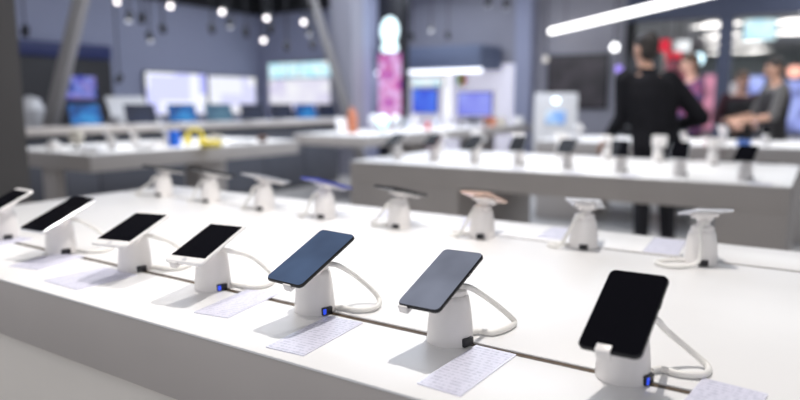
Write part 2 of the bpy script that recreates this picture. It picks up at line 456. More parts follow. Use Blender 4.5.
card('price card under the overhang of the silver edged phone', [(-1.74, .835), (-1.79, .975), (-1.67, 1.0), (-1.655, .842)])
card('price card at the left edge in front of the outermost stand', [(-2.10, .86), (-2.13, 1.03), (-2.04, 1.05), (-2.01, .87)])
card('lilac price card on back row left of the rightmost stand', [(-.406, 1.909), (-.416, 2.115), (-.325, 2.125), (-.308, 1.895)])
card('lilac price card on back row behind the second stand from right', [(-.735, 1.925), (-.745, 2.115), (-.665, 2.118), (-.650, 1.93)])
card('lilac price card on back row left of the rose gold phone', [(-1.065, 1.92), (-1.085, 2.115), (-1.005, 2.12), (-.985, 1.93)])
card('pale price card between the dark and blue back row phones', [(-1.40, 1.93), (-1.42, 2.115), (-1.34, 2.12), (-1.32, 1.935)])

# ------------------------------------------------------------------ phones on the far tables (small in view)
def far_unit(lab_p, lab_s, gp_, gs_, bx, by, away=False, screen='black_glass', body='black_body', tilt=28, yaw=0, W=.088, L=.17):
    c = (bx, by + (.03 if away else -.03), TZ + .150)
    _, m = phone(lab_p, c, yaw + (180 if away else 0), tilt, 0, W, L, M[body], M[screen], 'full', gp_)
    stand(lab_s, (bx, by, TZ), m, W, L, -72 if away else -14, None, None, False, gs_, True)
ord_ = ['rightmost', 'second from right', 'third from right', 'fourth from right', 'fifth from right', 'sixth from right', 'seventh from right', 'leftmost']
t2b = [('black_body', 'black'), ('silver_body', 'silver'), ('black_body', 'black'), ('black_body', 'black'), ('silver_body', 'silver'), ('black_body', 'black'), ('maroon', 'dark red'), ('black_body', 'black')]
for i in range(8):
    x = -.345 - .343 * i
    far_unit('%s phone on front edge of second table, %s' % (t2b[i][1], ord_[i]), 'white stand on front edge of second table, %s' % ord_[i],
             'phones on the second table front row', 'stands on the second table front row', x, 4.06 + (.02 * i), False, 'black_glass', t2b[i][0], 23 + (i * 5) % 7, (-4, 6, 14, 8, 10, 2, 12, 6)[i], .104, .188)
ord7 = ord_[:6] + ['leftmost']
for i in range(7):
    x = -.62 - .36 * i
    far_unit('white backed phone on far edge of second table, %s' % ord7[i], 'white stand on far edge of second table, %s' % ord7[i],
             'phones on the second table back row', 'stands on the second table back row', x, 4.92, True, 'black_glass', 'white_body', 24 + (i * 5) % 10, (5, 12, -6, 10, 20, 8, 0)[i], .10, .185)
for i, x in enumerate((-.08, -.48, -.86, -1.25, -1.62, -2.0, -2.36)):
    far_unit('white phone on the third table behind the man, %s' % ord7[i], 'white stand on the third table behind the man, %s' % ord7[i],
             'phones on the third table', 'stands on the third table', x, 7.42 + (i % 2) * .08, i % 2 == 0, 'black_glass', 'white_body', 22 + (i * 5) % 12, (5, 12, -6, 10, 20, 8, 0)[i])
for i, px in enumerate((716, 747, 574)):
    p = gp(px, (6.45, 6.55, 7.6)[i])
    tag(MB().plate(.12, .19, .05, .012, 0, .006, mtx=Matrix.Translation((p.x, p.y, TZ))).build('gadget_box', (mat('red_box', (.6, .05, .06), .4), mat('blue_box', (.05, .14, .45), .4), M['white_body'])[i]),
        ('small red box on the third table behind the man in black', 'small blue box on the third table beside the red box', 'small white box on left end of the third table')[i], 'box', 'boxes on the third table')
for i, (x, y) in enumerate(((-.25, 3.86), (-.92, 3.88), (-1.25, 3.88), (-1.62, 3.89))):
    o = thing('price_card', 'lilac price card near front edge of second table, %s' % ord_[i], 'card', (x, y, TZ), R(-3 + 4 * i), 'price cards on the second table')
    MB().plate(.10, .075, .002, .002).build('sleeve', M['card_sleeve'], o)
    MB().plate(.092, .067, .0004, .001, .002).build('printed_sheet', M['card'], o)

# ------------------------------------------------------------------ things on the left table
M['blue_toy'] = mat('bright_blue_plastic', (.02, .16, .75), .35, var=.05, scale=20)
M['yellow'] = mat('bright_yellow_plastic', (.85, .68, .04), .4, var=.05, scale=20)
M['beige'] = mat('beige_fabric', (.62, .58, .50), .7, var=.08, scale=60)
M['copper'] = mat('copper_orange', (.62, .22, .12), .35, .2, var=.05, scale=20)
M['dark_fab'] = mat('dark_fabric', (.03, .03, .035), .8, var=.2, scale=40)
def lt_unit(lp, ls, x, y, yaw, tilt, body, H=1.0):
    c = (x, y - .02, TZ + .143)
    _, m = phone(lp, c, yaw, tilt, 0, .08, .16, M[body], M['black_glass'], 'full', 'phones on the left table')
    stand(ls, (x, y, TZ), m, .08, .16, -14, None, None, False, 'stands on the left table', True)
lt_unit('white phone tilted on the left table near its front edge', 'white stand near front edge of the left table', -5.42, 3.55, 160, 30, 'white_body')
lt_unit('white phone on the left table behind the front one', 'white stand behind the front one on the left table', -5.65, 3.95, 150, 26, 'white_body')
lt_unit('silver phone on the left table nearest the yellow headphones', 'white stand on left table nearest the yellow headphones', -5.4, 4.15, 165, 20, 'silver_body')
# round beige speaker on stand
o = thing('round_speaker', 'round beige speaker standing on front of the left table', 'speaker', (-5.66, 3.36, TZ), R(30))
MB().lathe([(.05, 0), (.05, .012), (.014, .02), (.012, .05)], 20).build('foot', M['port'], o)
MB().ball((0, 0, .115), .07, (1, .55, 1), 20).build('grille', M['beige'], o)
# smart watch holder
o = thing('watch_holder', 'white smart watch holder at left end of the left table', 'holder', (-5.83, 3.24, TZ), R(20))
MB().lathe([(.07, 0), (.07, .02), (.05, .06), (.035, .08)], 24).build('base', M['plastic'], o)
MB().plate(.045, .05, .012, .01, 0, .002, mtx=Matrix.Translation((0, -.02, .085)) @ Matrix.Rotation(R(40), 4, 'X')).build('watch_case', M['white_body'], o)
MB().plate(.036, .04, .001, .008, .012, mtx=Matrix.Translation((0, -.02, .085)) @ Matrix.Rotation(R(40), 4, 'X')).build('watch_face', M['black_glass'], o)
# headphones, yellow, lying on the table
def headphones(label, loc, rz, m1, m2):
    o = thing('headphones', label, 'headphones', loc, rz)
    pts = [(.085 * math.cos(a), .02, .06 + .10 * math.sin(a)) for a in [PI * k / 10 for k in range(11)]]
    MB().tube(pts, .014, 8).build('headband', m1, o)
    for s in (-1, 1):
        c = MB().cyl((s * .095, .02, .05), (s * .065, .02, .05), .05, .046, 24).build('ear_cup', m1, o)
        MB().cyl((s * .066, .02, .05), (s * .045, .02, .05), .045, .038, 24).build('ear_cushion', m2, c)
    return o
p = gp(193, 6.55); headphones('bright yellow headphones standing on the left table', (p.x, p.y, TZ), R(35), M['yellow'], M['yellow'])
p = gp(209, 6.25); o = thing('pouch', 'folded yellow pouch beside the yellow headphones', 'pouch', (p.x, p.y, TZ), R(20))
MB().plate(.20, .13, .06, .04, 0, .02).build('bag', M['yellow'], o); MB().plate(.16, .02, .012, .005, .058).build('flap', M['yellow'], o)
p = gp(173, 6.35); o = thing('portable_speaker', 'bright blue portable speaker left of the yellow headphones', 'speaker', (p.x, p.y, TZ), R(30))
MB().lathe([(.045, 0), (.055, .01), (.055, .13), (.045, .15), (0, .155)], 24).build('body', M['blue_toy'], o)
MB().cyl((0, 0, .155), (0, 0, .162), .03, n=20).build('top_button', M['white_body'], o)
p = gp(215, 6.7); o = thing('cable_bundle', 'pale coiled cable lying right of the yellow pouch', 'cable', (p.x, p.y, TZ))
MB().tube([(.07 * math.cos(a) * (1 - .012 * k), .07 * math.sin(a) * (1 - .012 * k), .012 + .004 * k) for k, a in enumerate([PI * j / 4 for j in range(22)])], .010, 8, 4).build('coil', M['beige'], o)
for i, (px, d, lab) in enumerate(((90, 5.55, 'flat white box near corner of the left table'), (142, 6.0, 'flat white box in middle of the left table'), (160, 6.5, 'white box near blue speaker on the left table'))):
    p = gp(px, d); b = thing('accessory_box', lab, 'box', (p.x, p.y, TZ), R(20 + 30 * i), 'white boxes on the left table')
    MB().plate(.17, .10, .03, .006, 0, .002).build('tray', M['white_body'], b); MB().plate(.172, .102, .014, .006, .03, .002).build('lid', M['white_body'], b)
p = gp(240, 7.0); o = thing('tablet', 'dark tablet lying at far end of the left table', 'tablet', (p.x, p.y, TZ), R(40))
MB().plate(.24, .17, .009, .012, 0, .002).build('body', M['black_body'], o); MB().plate(.225, .155, .001, .008, .009).build('screen', M['black_glass'], o)
p = gp(261, 7.15); o = thing('camera', 'small brown camera at right end of the left table', 'camera', (p.x, p.y, TZ), R(40))
MB().box((-.05, -.025, 0), (.05, .025, .065), .008).build('body', mat('brown_leather', (.22, .11, .07), .6, var=.1, scale=40), o)
MB().cyl((0, -.025, .033), (0, -.06, .033), .026, n=24).build('lens', M['port'], o); MB().box((-.02, -.02, .065), (.02, .02, .08), .005).build('viewfinder', M['port'], o)

# ------------------------------------------------------------------ long middle table: flask, gadgets, glow lamp
p = gp(352, 9.3); o = thing('flask', 'copper orange flask on near corner of the long middle table', 'flask', (p.x, p.y, TZ))
MB().lathe([(.06, 0), (.075, .01), (.075, .25), (.05, .29), (.04, .30)], 24).build('body', M['copper'], o)
MB().lathe([(.045, .30), (.045, .345), (.03, .355), (0, .357)], 24).build('cap', M['copper'], o)
p = gp(341, 9.25); o = thing('small_display', 'tilted white tablet on stand left of the copper flask', 'display', (p.x, p.y, TZ), R(60))
MB().plate(.16, .20, .012, .012, 0, .003, mtx=Matrix.Translation((0, 0, .12)) @ Matrix.Rotation(R(65), 4, 'X')).build('body', M['white_body'], o)
MB().lathe([(.07, 0), (.07, .012), (.02, .02), (.018, .12)], 20).build('stand', M['plastic'], o)
def bulb_lamp(label, p, glow):
    o = thing('bulb_lamp', label, 'lamp', (p.x, p.y, TZ), 0, 'lamps on the long middle table')
    MB().lathe([(.07, 0), (.07, .015), (.03, .03), (.025, .10)], 20).build('base', M['silver_body'], o)
    MB().ball((0, 0, .17), .085, (1, 1, 1.05), 20).build('globe', glow, o)
M['glow_c'] = mat('cyan_globe', (.8, .95, .95), .4, emit=(.45, 1, .95), es=1.2)
M['glow_w'] = mat('frosted_globe', (.8, .82, .85), .25, emit=(.7, .75, .85), es=.04)
bulb_lamp('glowing cyan globe lamp on the long middle table', gp(383, 9.2), M['glow_c'])
bulb_lamp('unlit frosted globe lamp left of the glowing one', gp(374, 9.7), M['glow_w'])
bulb_lamp('unlit frosted globe lamp right of the glowing one', gp(396, 9.8), M['glow_w'])
def bottle(label, p, m, h=.22):
    o = thing('bottle', label, 'bottle', (p.x, p.y, TZ), 0, 'small bottles on the long middle table')
    MB().lathe([(.035, 0), (.042, .008), (.042, h * .6), (.018, h * .78), (.018, h * .9)], 18).build('body', m, o)
    MB().cyl((0, 0, h * .9), (0, 0, h), .021, n=16).build('cap', M['silver_body'], o)
M['pale_glass'] = mat('pale_glass', (.62, .66, .72), .15, var=.1, scale=20)
M['red_cap'] = mat('red_plastic', (.55, .06, .05), .4)
bottle('pale bottle right of the right globe lamp', gp(407, 10.1), M['pale_glass'])
bottle('tall pale bottle in middle of the bottle group', gp(415, 10.4), M['white_body'], .27)
bottle('small red bottle in the bottle group', gp(428, 10.4), M['red_cap'], .16)
bottle('pale bottle just right of the red bottle', gp(436, 10.7), M['pale_glass'], .24)
bottle('white bottle at right end of the bottle group', gp(446, 10.9), M['white_body'], .2)
p = gp(474, 11.6); o = thing('drone', 'black drone with dark arms on the long middle table', 'drone', (p.x, p.y, TZ), R(20))
MB().box((-.13, -.09, .05), (.13, .09, .15), .03).build('body', M['port'], o)
for sx in (-1, 1):
    for sy in (-1, 1):
        a = MB().capsule((sx * .11, sy * .07, .10), (sx * .24, sy * .19, .12), .018, .014); a.cyl((sx * .24, sy * .19, .0), (sx * .24, sy * .19, .14), .016, n=12)
        a.build('arm', M['dark_fab'], o)
for px, d, m, lab in ((490, 12.0, M['copper'], 'orange red box right of the black drone'), (501, 12.1, M['beige'], 'beige box right of the orange box'), (519, 12.6, M['white_body'], 'white box at far end of the long middle table')):
    p = gp(px, d); o = thing('gadget_box', lab, 'box', (p.x, p.y, TZ), R(15), 'boxes at far end of the middle table')
    MB().box((-.10, -.07, 0), (.10, .07, .13), .006).build('carton', m, o); MB().box((-.102, -.072, .13), (.102, .072, .165), .006).build('lid', m, o)

# ------------------------------------------------------------------ laptops on the counter
M['lap_scr'] = screen_mat('laptop_blue_display', [(.0, .02, .10), (.0, .10, .38), (.02, .26, .6)], 1.0, 5)
M['lap_dark'] = screen_mat('laptop_dark_display', [(.004, .006, .015), (.008, .02, .05)], .6, 5)
M['lap_teal'] = screen_mat('laptop_teal_display', [(.05, .14, .25), (.12, .30, .42)], .6, 5)
def laptop(label, px, scr, wide=.36):
    k = (px - 400) / 657.0; d = 1.0; dirx = -.5435 + k * .8394
    dep = -7.12 / dirx; p = gp(px, dep)
    o = thing('laptop', label, 'laptop', (p.x, p.y, 1.05), R(78), 'laptops along the counter')
    MB().plate(wide, .25, .018, .012, 0, .003).build('keyboard_deck', M['silver_body'], o)
    mx = Matrix.Translation((0, .125, .018)) @ Matrix.Rotation(R(72), 4, 'X')
    l = MB().plate(wide, .25, .009, .01, -.009, .002, mtx=mx @ Matrix.Translation((0, .125, 0))).build('lid', M['black_body'], o)
    MB().plate(wide - .012, .236, .001, .004, 0, mtx=mx @ Matrix.Translation((0, .125, 0))).build('screen', scr, l)
for lab, px, s, w in (('laptop with glowing blue screen at left end of counter', 90, 'lap_scr', .36), ('dark screened laptop second from left on counter', 146, 'lap_dark', .40),
                   ('navy screened laptop in front of the left wall screen', 188, 'lap_scr', .40), ('pale teal screened laptop in front of the white wall screen', 225, 'lap_teal', .42),
                   ('dark blue laptop below right end of the wall screens', 259, 'lap_dark', .42), ('black screened laptop third from right on counter', 288, 'lap_dark', .42),
                   ('navy laptop second from right on counter', 312, 'lap_scr', .42), ('black laptop at right end of counter', 333, 'lap_dark', .42)):
    laptop(lab, px, M[s], w)
# white printer at left end of the counter, white purifier beside the booth
o = thing('photo_printer', 'white floor standing printer behind the left part of the counter', 'printer', (-8.3, 5.80, 0), R(75))
MB().box((-.30, -.25, 0), (.30, .25, 1.12), .03).build('body', M['white_body'], o)
MB().plate(.56, .36, .02, .02, 0, .004, mtx=Matrix.Translation((0, .10, 1.12)) @ Matrix.Rotation(R(52), 4, 'X') @ Matrix.Translation((0, .18, 0))).build('paper_tray', M['white_body'], o)
MB().box((-.20, -.32, .80), (.20, -.245, .84), .006).build('output_tray', M['plastic'], o)
p = gp(30, 8.6); o = thing('air_purifier', 'white ribbed air purifier left of the dark booth', 'purifier', (p.x, p.y, 0))
MB().lathe([(.16, 0), (.18, .02), (.18, 1.05), (.17, 1.25), (.12, 1.38), (0, 1.42)], 32).build('housing', M['white_body'], o)
for k in range(5): MB().lathe([(.181, .95 + .06 * k), (.187, .955 + .06 * k), (.187, .975 + .06 * k), (.181, .98 + .06 * k)], 32).build('rib', M['steel'], o)

# ------------------------------------------------------------------ left wall: dark booth, wall screens, menu screens
M['booth'] = mat('booth_charcoal', (.035, .033, .036), .6, var=.08, scale=3)
M['navy'] = mat('booth_navy', (.02, .03, .13), .5, var=.05, scale=3)
o = thing('display_booth', 'dark wall booth with navy top band and small lit screen', 'booth', (-9.74, 5.50, 0))
MB().box((0, -.95, 0), (.25, .80, 1.98), .02).build('cabinet', M['booth'], o)
MB().box((0, -.96, 1.98), (.28, .80, 2.20), .03).build('header_band', M['navy'], o)
f = MB().box((.25, -.15, 1.36), (.29, .50, 1.74), .006).build('screen_frame', M['port'], o)
MB().box((.29, -.13, 1.38), (.293, .48, 1.72)).build('screen', screen_mat('booth_display', [(.02, .03, .25), (.2, .3, .9), (.35, .28, .7), (.06, .10, .6)], .75, 6), f)
def wall_screen(label, y0, y1, z0, z1, m):
    o = thing('wall_screen', label, 'screen', (-9.74, (y0 + y1) / 2, z0), group='big wall screens')
    h = (y1 - y0) / 2
    MB().box((0, -h, 0), (.06, h, z1 - z0), .008).build('frame', M['port'], o)
    MB().box((.06, -h + .02, .02), (.063, h - .02, z1 - z0 - .02)).build('panel', m, o)
M['tv1'] = screen_mat('lilac_display', [(.30, .32, 1.0), (.72, .74, 1.0), (.9, .92, 1), (.38, .40, 1.0)], 1.15, 1.4, 'v', (1, .8, 1.6))
M['tv2'] = screen_mat('white_display', [(1, 1, 1), (.9, .92, 1), (.5, .52, .95), (.95, .95, 1), (1, 1, 1)], 1.05, 1.5, 'v', (1, .9, 1))
wall_screen('left lilac and white wall screen', 7.02, 8.34, 1.10, 1.86, M['tv1'])
wall_screen('right brighter white wall screen', 8.37, 9.60, 1.10, 1.84, M['tv2'])
# menu display on the corner wall (faces -Y)
o = thing('menu_display', 'cyan white lit menu strip over a pale display, back corner', 'display', (-8.60, 9.765, 1.16))
MB().box((-.82, -.08, 0), (.82, 0, .98), .006).build('frame', M['wall_grey'], o)
for k in range(2):
    x = -.79 + .80 * k
    MB().box((x, -.09, .65), (x + .77, -.079, .93)).build('menu_strip', screen_mat('cyan_menu_%d' % k, [(1, 1, 1), (.35, .8, .95), (.85, 1, 1), (.2, .55, .75)], 1.15, 5), o)
MB().box((-.79, -.088, .03), (.76, -.079, .62)).build('lower_panel', screen_mat('lilac_panel', [(.72, .68, .9), (.95, .95, 1), (.8, .78, .95)], .95, 3, 'v', (1.2, 1, 2)), o)

# ------------------------------------------------------------------ slanted struts
M['strut'] = mat('strut_metal', (.27, .255, .25), .5, .1, var=.04, scale=3)
def strut(label, px_hi, z_hi, px_lo, z_lo, dep):
    a = rp(px_lo, z_lo, dep); b = rp(px_hi, z_hi, dep); z_lo, z_hi = a.z, b.z; d = (b - a)
    lo = a + d * ((0.004 - z_lo) / (z_hi - z_lo)); hi = a + d * ((3.796 - z_lo) / (z_hi - z_lo))
    o = thing('slanted_strut', label, 'strut', lo, group='slanted metal struts')
    w = .075
    b_ = MB()
    yv = FW * w; xv = RT * w
    v = hi - lo
    def f(t):
        B = [t.verts.new(q) for q in (-xv - yv, xv - yv, xv + yv, -xv + yv)]; Tt = [t.verts.new(v + q) for q in (-xv - yv, xv - yv, xv + yv, -xv + yv)]
        for i in range(4): t.faces.new((B[i], B[(i + 1) % 4], Tt[(i + 1) % 4], Tt[i]))
        t.faces.new(B); t.faces.new(Tt); bmesh.ops.recalc_face_normals(t, faces=t.faces)
    b_._new(f, None, .012); b_.build('post', M['strut'], o)
    return o
strut('slanted grey strut leaning right, on the left of the shop', 81, 0, 50, 128, 8.05)
strut('slanted grey strut leaning left, in front of the back corner', 313, 0, 345, 104, 11.8)

# ------------------------------------------------------------------ totem with emblem and pink poster, service bay
o = thing('totem', 'dark totem with glowing white emblem above a pink display', 'sign', (-6.78, 10.25, 0))
MB().box((-.27, -.12, 0), (.27, .12, 3.79), .01).build('casing', M['port'], o)
M['emblem'] = mat('emblem_light', (.9, 1, 1), .5, emit=(.70, .98, 1), es=1.15)
e = MB(); e.ball((0, 0, 2.62), .20, (1, .12, 1.25), 24); e.lathe([(.0, 0), (.17, .0), (.19, .10), (.12, .2), (0, .24)], 24, Matrix.Translation((0, 0, 2.24)), (1, .15))
e.bm.transform(Matrix.Translation((0, -.13, 0))); e.build('emblem', M['emblem'], o)
MB().box((-.25, -.135, .95), (.25, -.118, 2.22), .004).build('pink_display', screen_mat('pink_display', [(.2, .04, .45), (.75, .15, .45), (.85, .55, .95), (.6, .10, .35), (.5, .25, .85)], .95, 2.6), o)
M['soft'] = mat('soffit_blue', (.15, .18, .27), .7, var=.04, scale=2)
o = thing('canopy', 'blue grey canopy with white light strip over the service bay', 'canopy', (-7.05, 12.68, 1.90))
MB().box((-1.55, -.55, .12), (1.12, .54, .60), .01).build('fascia', M['soft'], o)
MB().box((-1.53, -.53, .045), (1.11, -.40, .119), .01).build('light_strip', mat('strip_light', (1, 1, 1), .5, emit=(.86, .9, 1), es=2.2), o)
o = thing('back_panel', 'bright white panel of the service bay under the canopy', 'panel', (-6.95, 13.295, .9))
MB().box((-1.5, -.04, -.9), (1.33, 0, 1.25), .004).build('sheet', mat('lit_white_panel', (.85, .83, .88), .6, emit=(.85, .82, .95), es=.42), o)
for k, c in enumerate(((.1, .5, .2), (.85, .7, .1), (.75, .1, .15))): MB().box((-.10 + .085 * k, -.055, .80), (-.02 + .085 * k, -.041, 1.08), .003).build('colour_stripe', mat('stripe_%d' % k, c, .5), o)
MB().box((-.42, -.06, .05), (-.26, -.041, 1.2), .003).build('lit_column', mat('lit_column', (1, 1, 1), .5, emit=(1, 1, 1), es=.8), o)
def bay_screen(label, x0, x1, z0, z1, m):
    o = thing('bay_screen', label, 'screen', ((x0 + x1) / 2, 13.235, z0), group='screens of the service bay')
    h = (x1 - x0) / 2
    MB().box((-h, -.05, 0), (h, 0, z1 - z0), .006).build('frame', M['port'], o); MB().box((-h + .02, -.054, .02), (h - .02, -.049, z1 - z0 - .02)).build('panel', m, o)
bay_screen('cyan white lit strip screen at left of the service bay', -8.25, -7.35, 1.69, 1.92, screen_mat('cyan_strip', [(.5, .85, 1), (1, 1, 1), (.3, .7, .9)], 1.1, 5))
bay_screen('deep blue screen at left of the service bay', -8.2, -7.50, 1.08, 1.66, screen_mat('deep_blue', [(.05, .08, .7), (.1, .25, .95)], 1.0, 3))
bay_screen('violet blue screen in middle of the service bay', -7.0, -6.12, 1.02, 1.58, screen_mat('violet_blue', [(.22, .24, .85), (.35, .4, .95)], 1.0, 3))
# back wall picture and white kiosk
o = thing('wall_picture', 'dark framed picture hanging on the grey back wall', 'picture', (-4.28, 13.295, 1.2))
MB().box((-.64, -.05, 0), (.62, 0, 1.10), .006).build('frame', M['port'], o)
MB().box((-.59, -.058, .05), (.57, -.049, 1.05)).build('print', mat('dark_print', (.06, .05, .055), .4, var=.6, scale=3), o)
p = gp(556, 11.8); o = thing('demo_kiosk', 'white demo kiosk with small blue screen by the back wall', 'kiosk', (p.x, p.y, 0), R(18))
MB().box((-.40, -.10, .0), (.40, .10, .10), .02).build('foot', M['white_body'], o)
MB().box((-.38, -.05, .08), (.38, .05, 1.50), .03).build('panel', M['white_body'], o)
f = MB().box((-.20, -.07, .92), (.20, -.048, 1.22), .008).build('screen_frame', M['white_body'], o)
MB().box((-.17, -.075, .95), (.17, -.069, 1.19)).build('screen', screen_mat('kiosk_blue', [(.12, .3, .85), (.4, .65, 1), (.8, .9, 1)], 1.0, 7), f)
MB().ball((0, -.05, 1.36), .06, (1, .5, .8), 16).build('lamp', mat('kiosk_lamp', (.8, .9, 1), .4, emit=(.7, .88, 1), es=3), o)
# light point beside the picture frame
def wall_lamp(label, p, r, c, es, back):
    o = thing('round_lamp', label, 'lamp', p, R(18), 'round lamps near the shop entrance')
    MB().cyl((0, .06, 0), (0, 0, 0), r * 1.05, n=20).build('housing', M['port'], o); MB().ball((0, 0, 0), r, (1, .35, 1), 18).build('lens', mat('lamp_' + label[:12], c, .4, emit=c, es=es), o)
    if back: MB().cyl((0, .05, 0), (0, .05, 3.796 - p[2]), .012, n=10).build('hanging_rod', M['port'], o)
p = gp(544, 12.6, 2.14); wall_lamp('dim round lamp hanging in front of the dark picture', p, .06, (.7, .65, .6), .6, True)

# ------------------------------------------------------------------ entrance: dark display case, mall lights, signs
o = thing('display_case', 'tall dark glass display case left of the entrance', 'cabinet', (-3.08, 13.0, 0))
MB().box((-.13, -.25, 0), (.50, .18, 2.25), .008).build('carcass', M['port'], o)
for k in range(4): MB().box((-.11, -.27, .45 + .42 * k), (.48, -.25, .47 + .42 * k)).build('shelf', M['steel'], o)
p = gp(612, 12.2, 2.33); wall_lamp('bright white round lamp at top of the dark display case', p, .075, (1, 1, 1), 3.2, True)
p = gp(617, 12.2, 1.94); wall_lamp('violet round lamp below the white one by the display case', p, .07, (.35, .25, .8), .8, True)
M['tube_light'] = mat('tube_light', (1, 1, 1), .5, emit=(1, .98, .95), es=4.0)
def mall_light(i, px0, px1, ypx, dd, lab):
    dep = (3.70 - HC) * 650 / (103 - ypx)
    a, b = gp(px0, dep), gp(px1, dep); c = (a + b) / 2; w = (b - a).length
    o = thing('mall_ceiling_light', lab, 'ceiling light', (c.x, c.y, 3.749), math.atan2(b.y - a.y, b.x - a.x), 'ceiling light panels in the mall')
    MB().box((-w / 2, -dd / 2, -.05), (w / 2, dd / 2, 0), .01).build('frame', M['silver_body'], o)
    MB().box((-w / 2 + .03, -dd / 2 + .03, -.056), (w / 2 - .03, dd / 2 - .03, -.05)).build('diffuser', M['mall_em'], o)
M['mall_em'] = mat('mall_diffuser', (1, 1, 1), .5, emit=(1, .97, .93), es=3.0)
rows = [(694, 731, 28, 1.5, 'nearest'), (705, 732, 38, 1.7, 'second'), (708, 731, 46, 1.7, 'third'), (709, 731, 54, 1.8, 'fourth'), (710, 730, 62, 2.2, 'farthest')]
for i, (a, b, y, dd, w) in enumerate(rows): mall_light(i, a, b, y, dd, 'white ceiling panel left of the entrance post, %s row' % w)
rows = [(768, 840, 25, 1.3, 'nearest'), (768, 840, 35, 1.3, 'second'), (741, 761, 44, 1.5, 'third'), (740, 760, 53, 1.6, 'fourth'), (740, 759, 62, 2.2, 'farthest')]
for i, (a, b, y, dd, w) in enumerate(rows): mall_light(i, a, b, y, dd, 'white ceiling panel right of the entrance post, %s row' % w)
mall_light(9, 778, 840, 14.5, 1.0, 'white ceiling panel at the top right just beyond the entrance')
p = gp(754, 15.6, 2.75); o = thing('hanging_screen', 'cyan white lit screen hanging in the mall right of the post', 'screen', p, R(25))
MB().box((-.38, 0, 0), (.38, .08, .52), .01).build('casing', M['port'], o); MB().box((-.36, -.006, .02), (.36, -.0, .50)).build('panel', screen_mat('mall_cyan', [(.5, .85, 1), (.85, 1, 1)], 1.1, 3), o)
for s in (-.3, .3): MB().cyl((s, .04, .52), (s, .04, .998), .012, n=8).build('hanger', M['port'], o)
def sign(label, px, dep, z, w, h, c, es=.8, rnd=False):
    p = gp(px, dep, z); o = thing('shop_sign', label, 'sign', p, R(25), 'signs and windows in the mall')
    MB().plate(w, h, .06, min(w, h) * (.49 if rnd else .05), 0, mtx=Matrix.Rotation(R(90), 4, 'X')).build('box', M['port'], o)
    MB().plate(w * .96, h * .96, .01, min(w, h) * (.47 if rnd else .05), .06, mtx=Matrix.Rotation(R(90), 4, 'X')).build('face', mat('sign_' + label[:14], c, .5, emit=c, es=es), o)
    MB().cyl((0, 0, h / 2), (0, 0, 3.748 - z), .015, n=8).build('hanger', M['port'], o)
sign('red upright sign in the mall right of the man in black', 661, 17, 2.65, .26, .55, (.75, .03, .06))
sign('round white sign above the second man', 678, 17.5, 2.80, .42, .30, (.85, .88, .9), .9)
sign('red panel under the round white sign', 673, 17.4, 2.56, .26, .17, (.75, .03, .06))
sign('round cyan white lamp sign beside the second man', 695, 16.5, 2.40, .26, .30, (.65, .9, 1), 2.2, True)
def shopfront(label, px0, px1, dep, z0, z1, c, es):
    a, b = gp(px0, dep), gp(px1, dep); m_ = (a + b) / 2; w = (b - a).length
    o = thing('shop_window', label, 'shop window', (m_.x, m_.y, 0), math.atan2(b.y - a.y, b.x - a.x), 'signs and windows in the mall')
    MB().box((-w / 2, 0, 0), (w / 2, .3, z1 + .12), .02).build('surround', M['beam'], o)
    MB().box((-w / 2 + .1, -.02, z0), (w / 2 - .1, .0, z1)).build('lit_pane', screen_mat('pane_' + label[:16], [tuple(x * .25 for x in c), c, tuple(min(1, x * 1.5) for x in c)], es, 1.6), o)
shopfront('lilac blue lit shop window between two men at right', 745, 765, 27, .3, 2.4, (.35, .42, .9), 1.1)
shopfront('blue lit shop window at far right edge of the mall', 783, 830, 26, .2, 2.2, (.32, .38, .85), 1.0)
shopfront('dim pinkish shop window behind the second man', 700, 722, 28, .2, 2.5, (.6, .25, .36), .9)
shopfront('pale shop window left of the entrance post', 722, 743, 30, .2, 2.2, (.65, .62, .66), .7)
shopfront('dark red shop window behind the man in black', 640, 690, 30, .2, 3.2, (.36, .10, .14), .7)
sign('orange white sign at far right in the mall', 791, 22, 2.35, .5, .4, (.9, .45, .35), .9, True)

# ------------------------------------------------------------------ linear pendant light
za = 2.75
da = (za - HC) * 650 / (103 - 34); db = (za - HC) * 650 / (103 + 6)
a = gp(549, da, za); b = gp(721, db, za)
o = thing('linear_light', 'long white linear lamp hanging diagonally from the ceiling', 'lamp', (a + b) / 2)
MB().capsule(a - (a + b) / 2, b - (a + b) / 2, .055, .055, 16).build('tube', M['tube_light'], o)
for k in (.12, .88):
    q = a.lerp(b, k) - (a + b) / 2; MB().cyl(q + Vector((0, 0, .05)), (q.x, q.y, 3.798 - za), .008, n=8).build('hanging_wire', M['port'], o)

# ------------------------------------------------------------------ track spotlights
M['lamp_on'] = mat('spot_lens', (1, .97, .95), .4, emit=(1, .93, .92), es=3.2)
M['lamp_dim'] = mat('spot_lens_dim', (.7, .7, .72), .3, emit=(.7, .72, .8), es=.8)
M['track'] = mat('black_track', (.015, .015, .018), .45, var=.1, scale=20)
def spot_thing(label, px, py, dep, aim, on, sz=1.0):
    p = rp(px, py, dep); z = p.z
    o = thing('track_spotlight', label, 'spotlight', p, group='track spotlights')
    d = Vector(aim).normalized()
    MB().cyl(-d * .09 * sz, d * .06 * sz, .052 * sz, n=20).build('housing', M['track'], o)
    if on is not None: MB().cyl(d * .055 * sz, d * .064 * sz, .043 * sz, n=20).build('lens', M['lamp_on'] if on else M['lamp_dim'], o)
    MB().cyl((0, 0, .0), (0, 0, 3.798 - z), .010, n=8).build('stem', M['track'], o)
    MB().box((-.05, -.02, 3.74 - z), (.05, .02, 3.799 - z), .004).build('track_adapter', M['track'], o)
toc = (-FW)
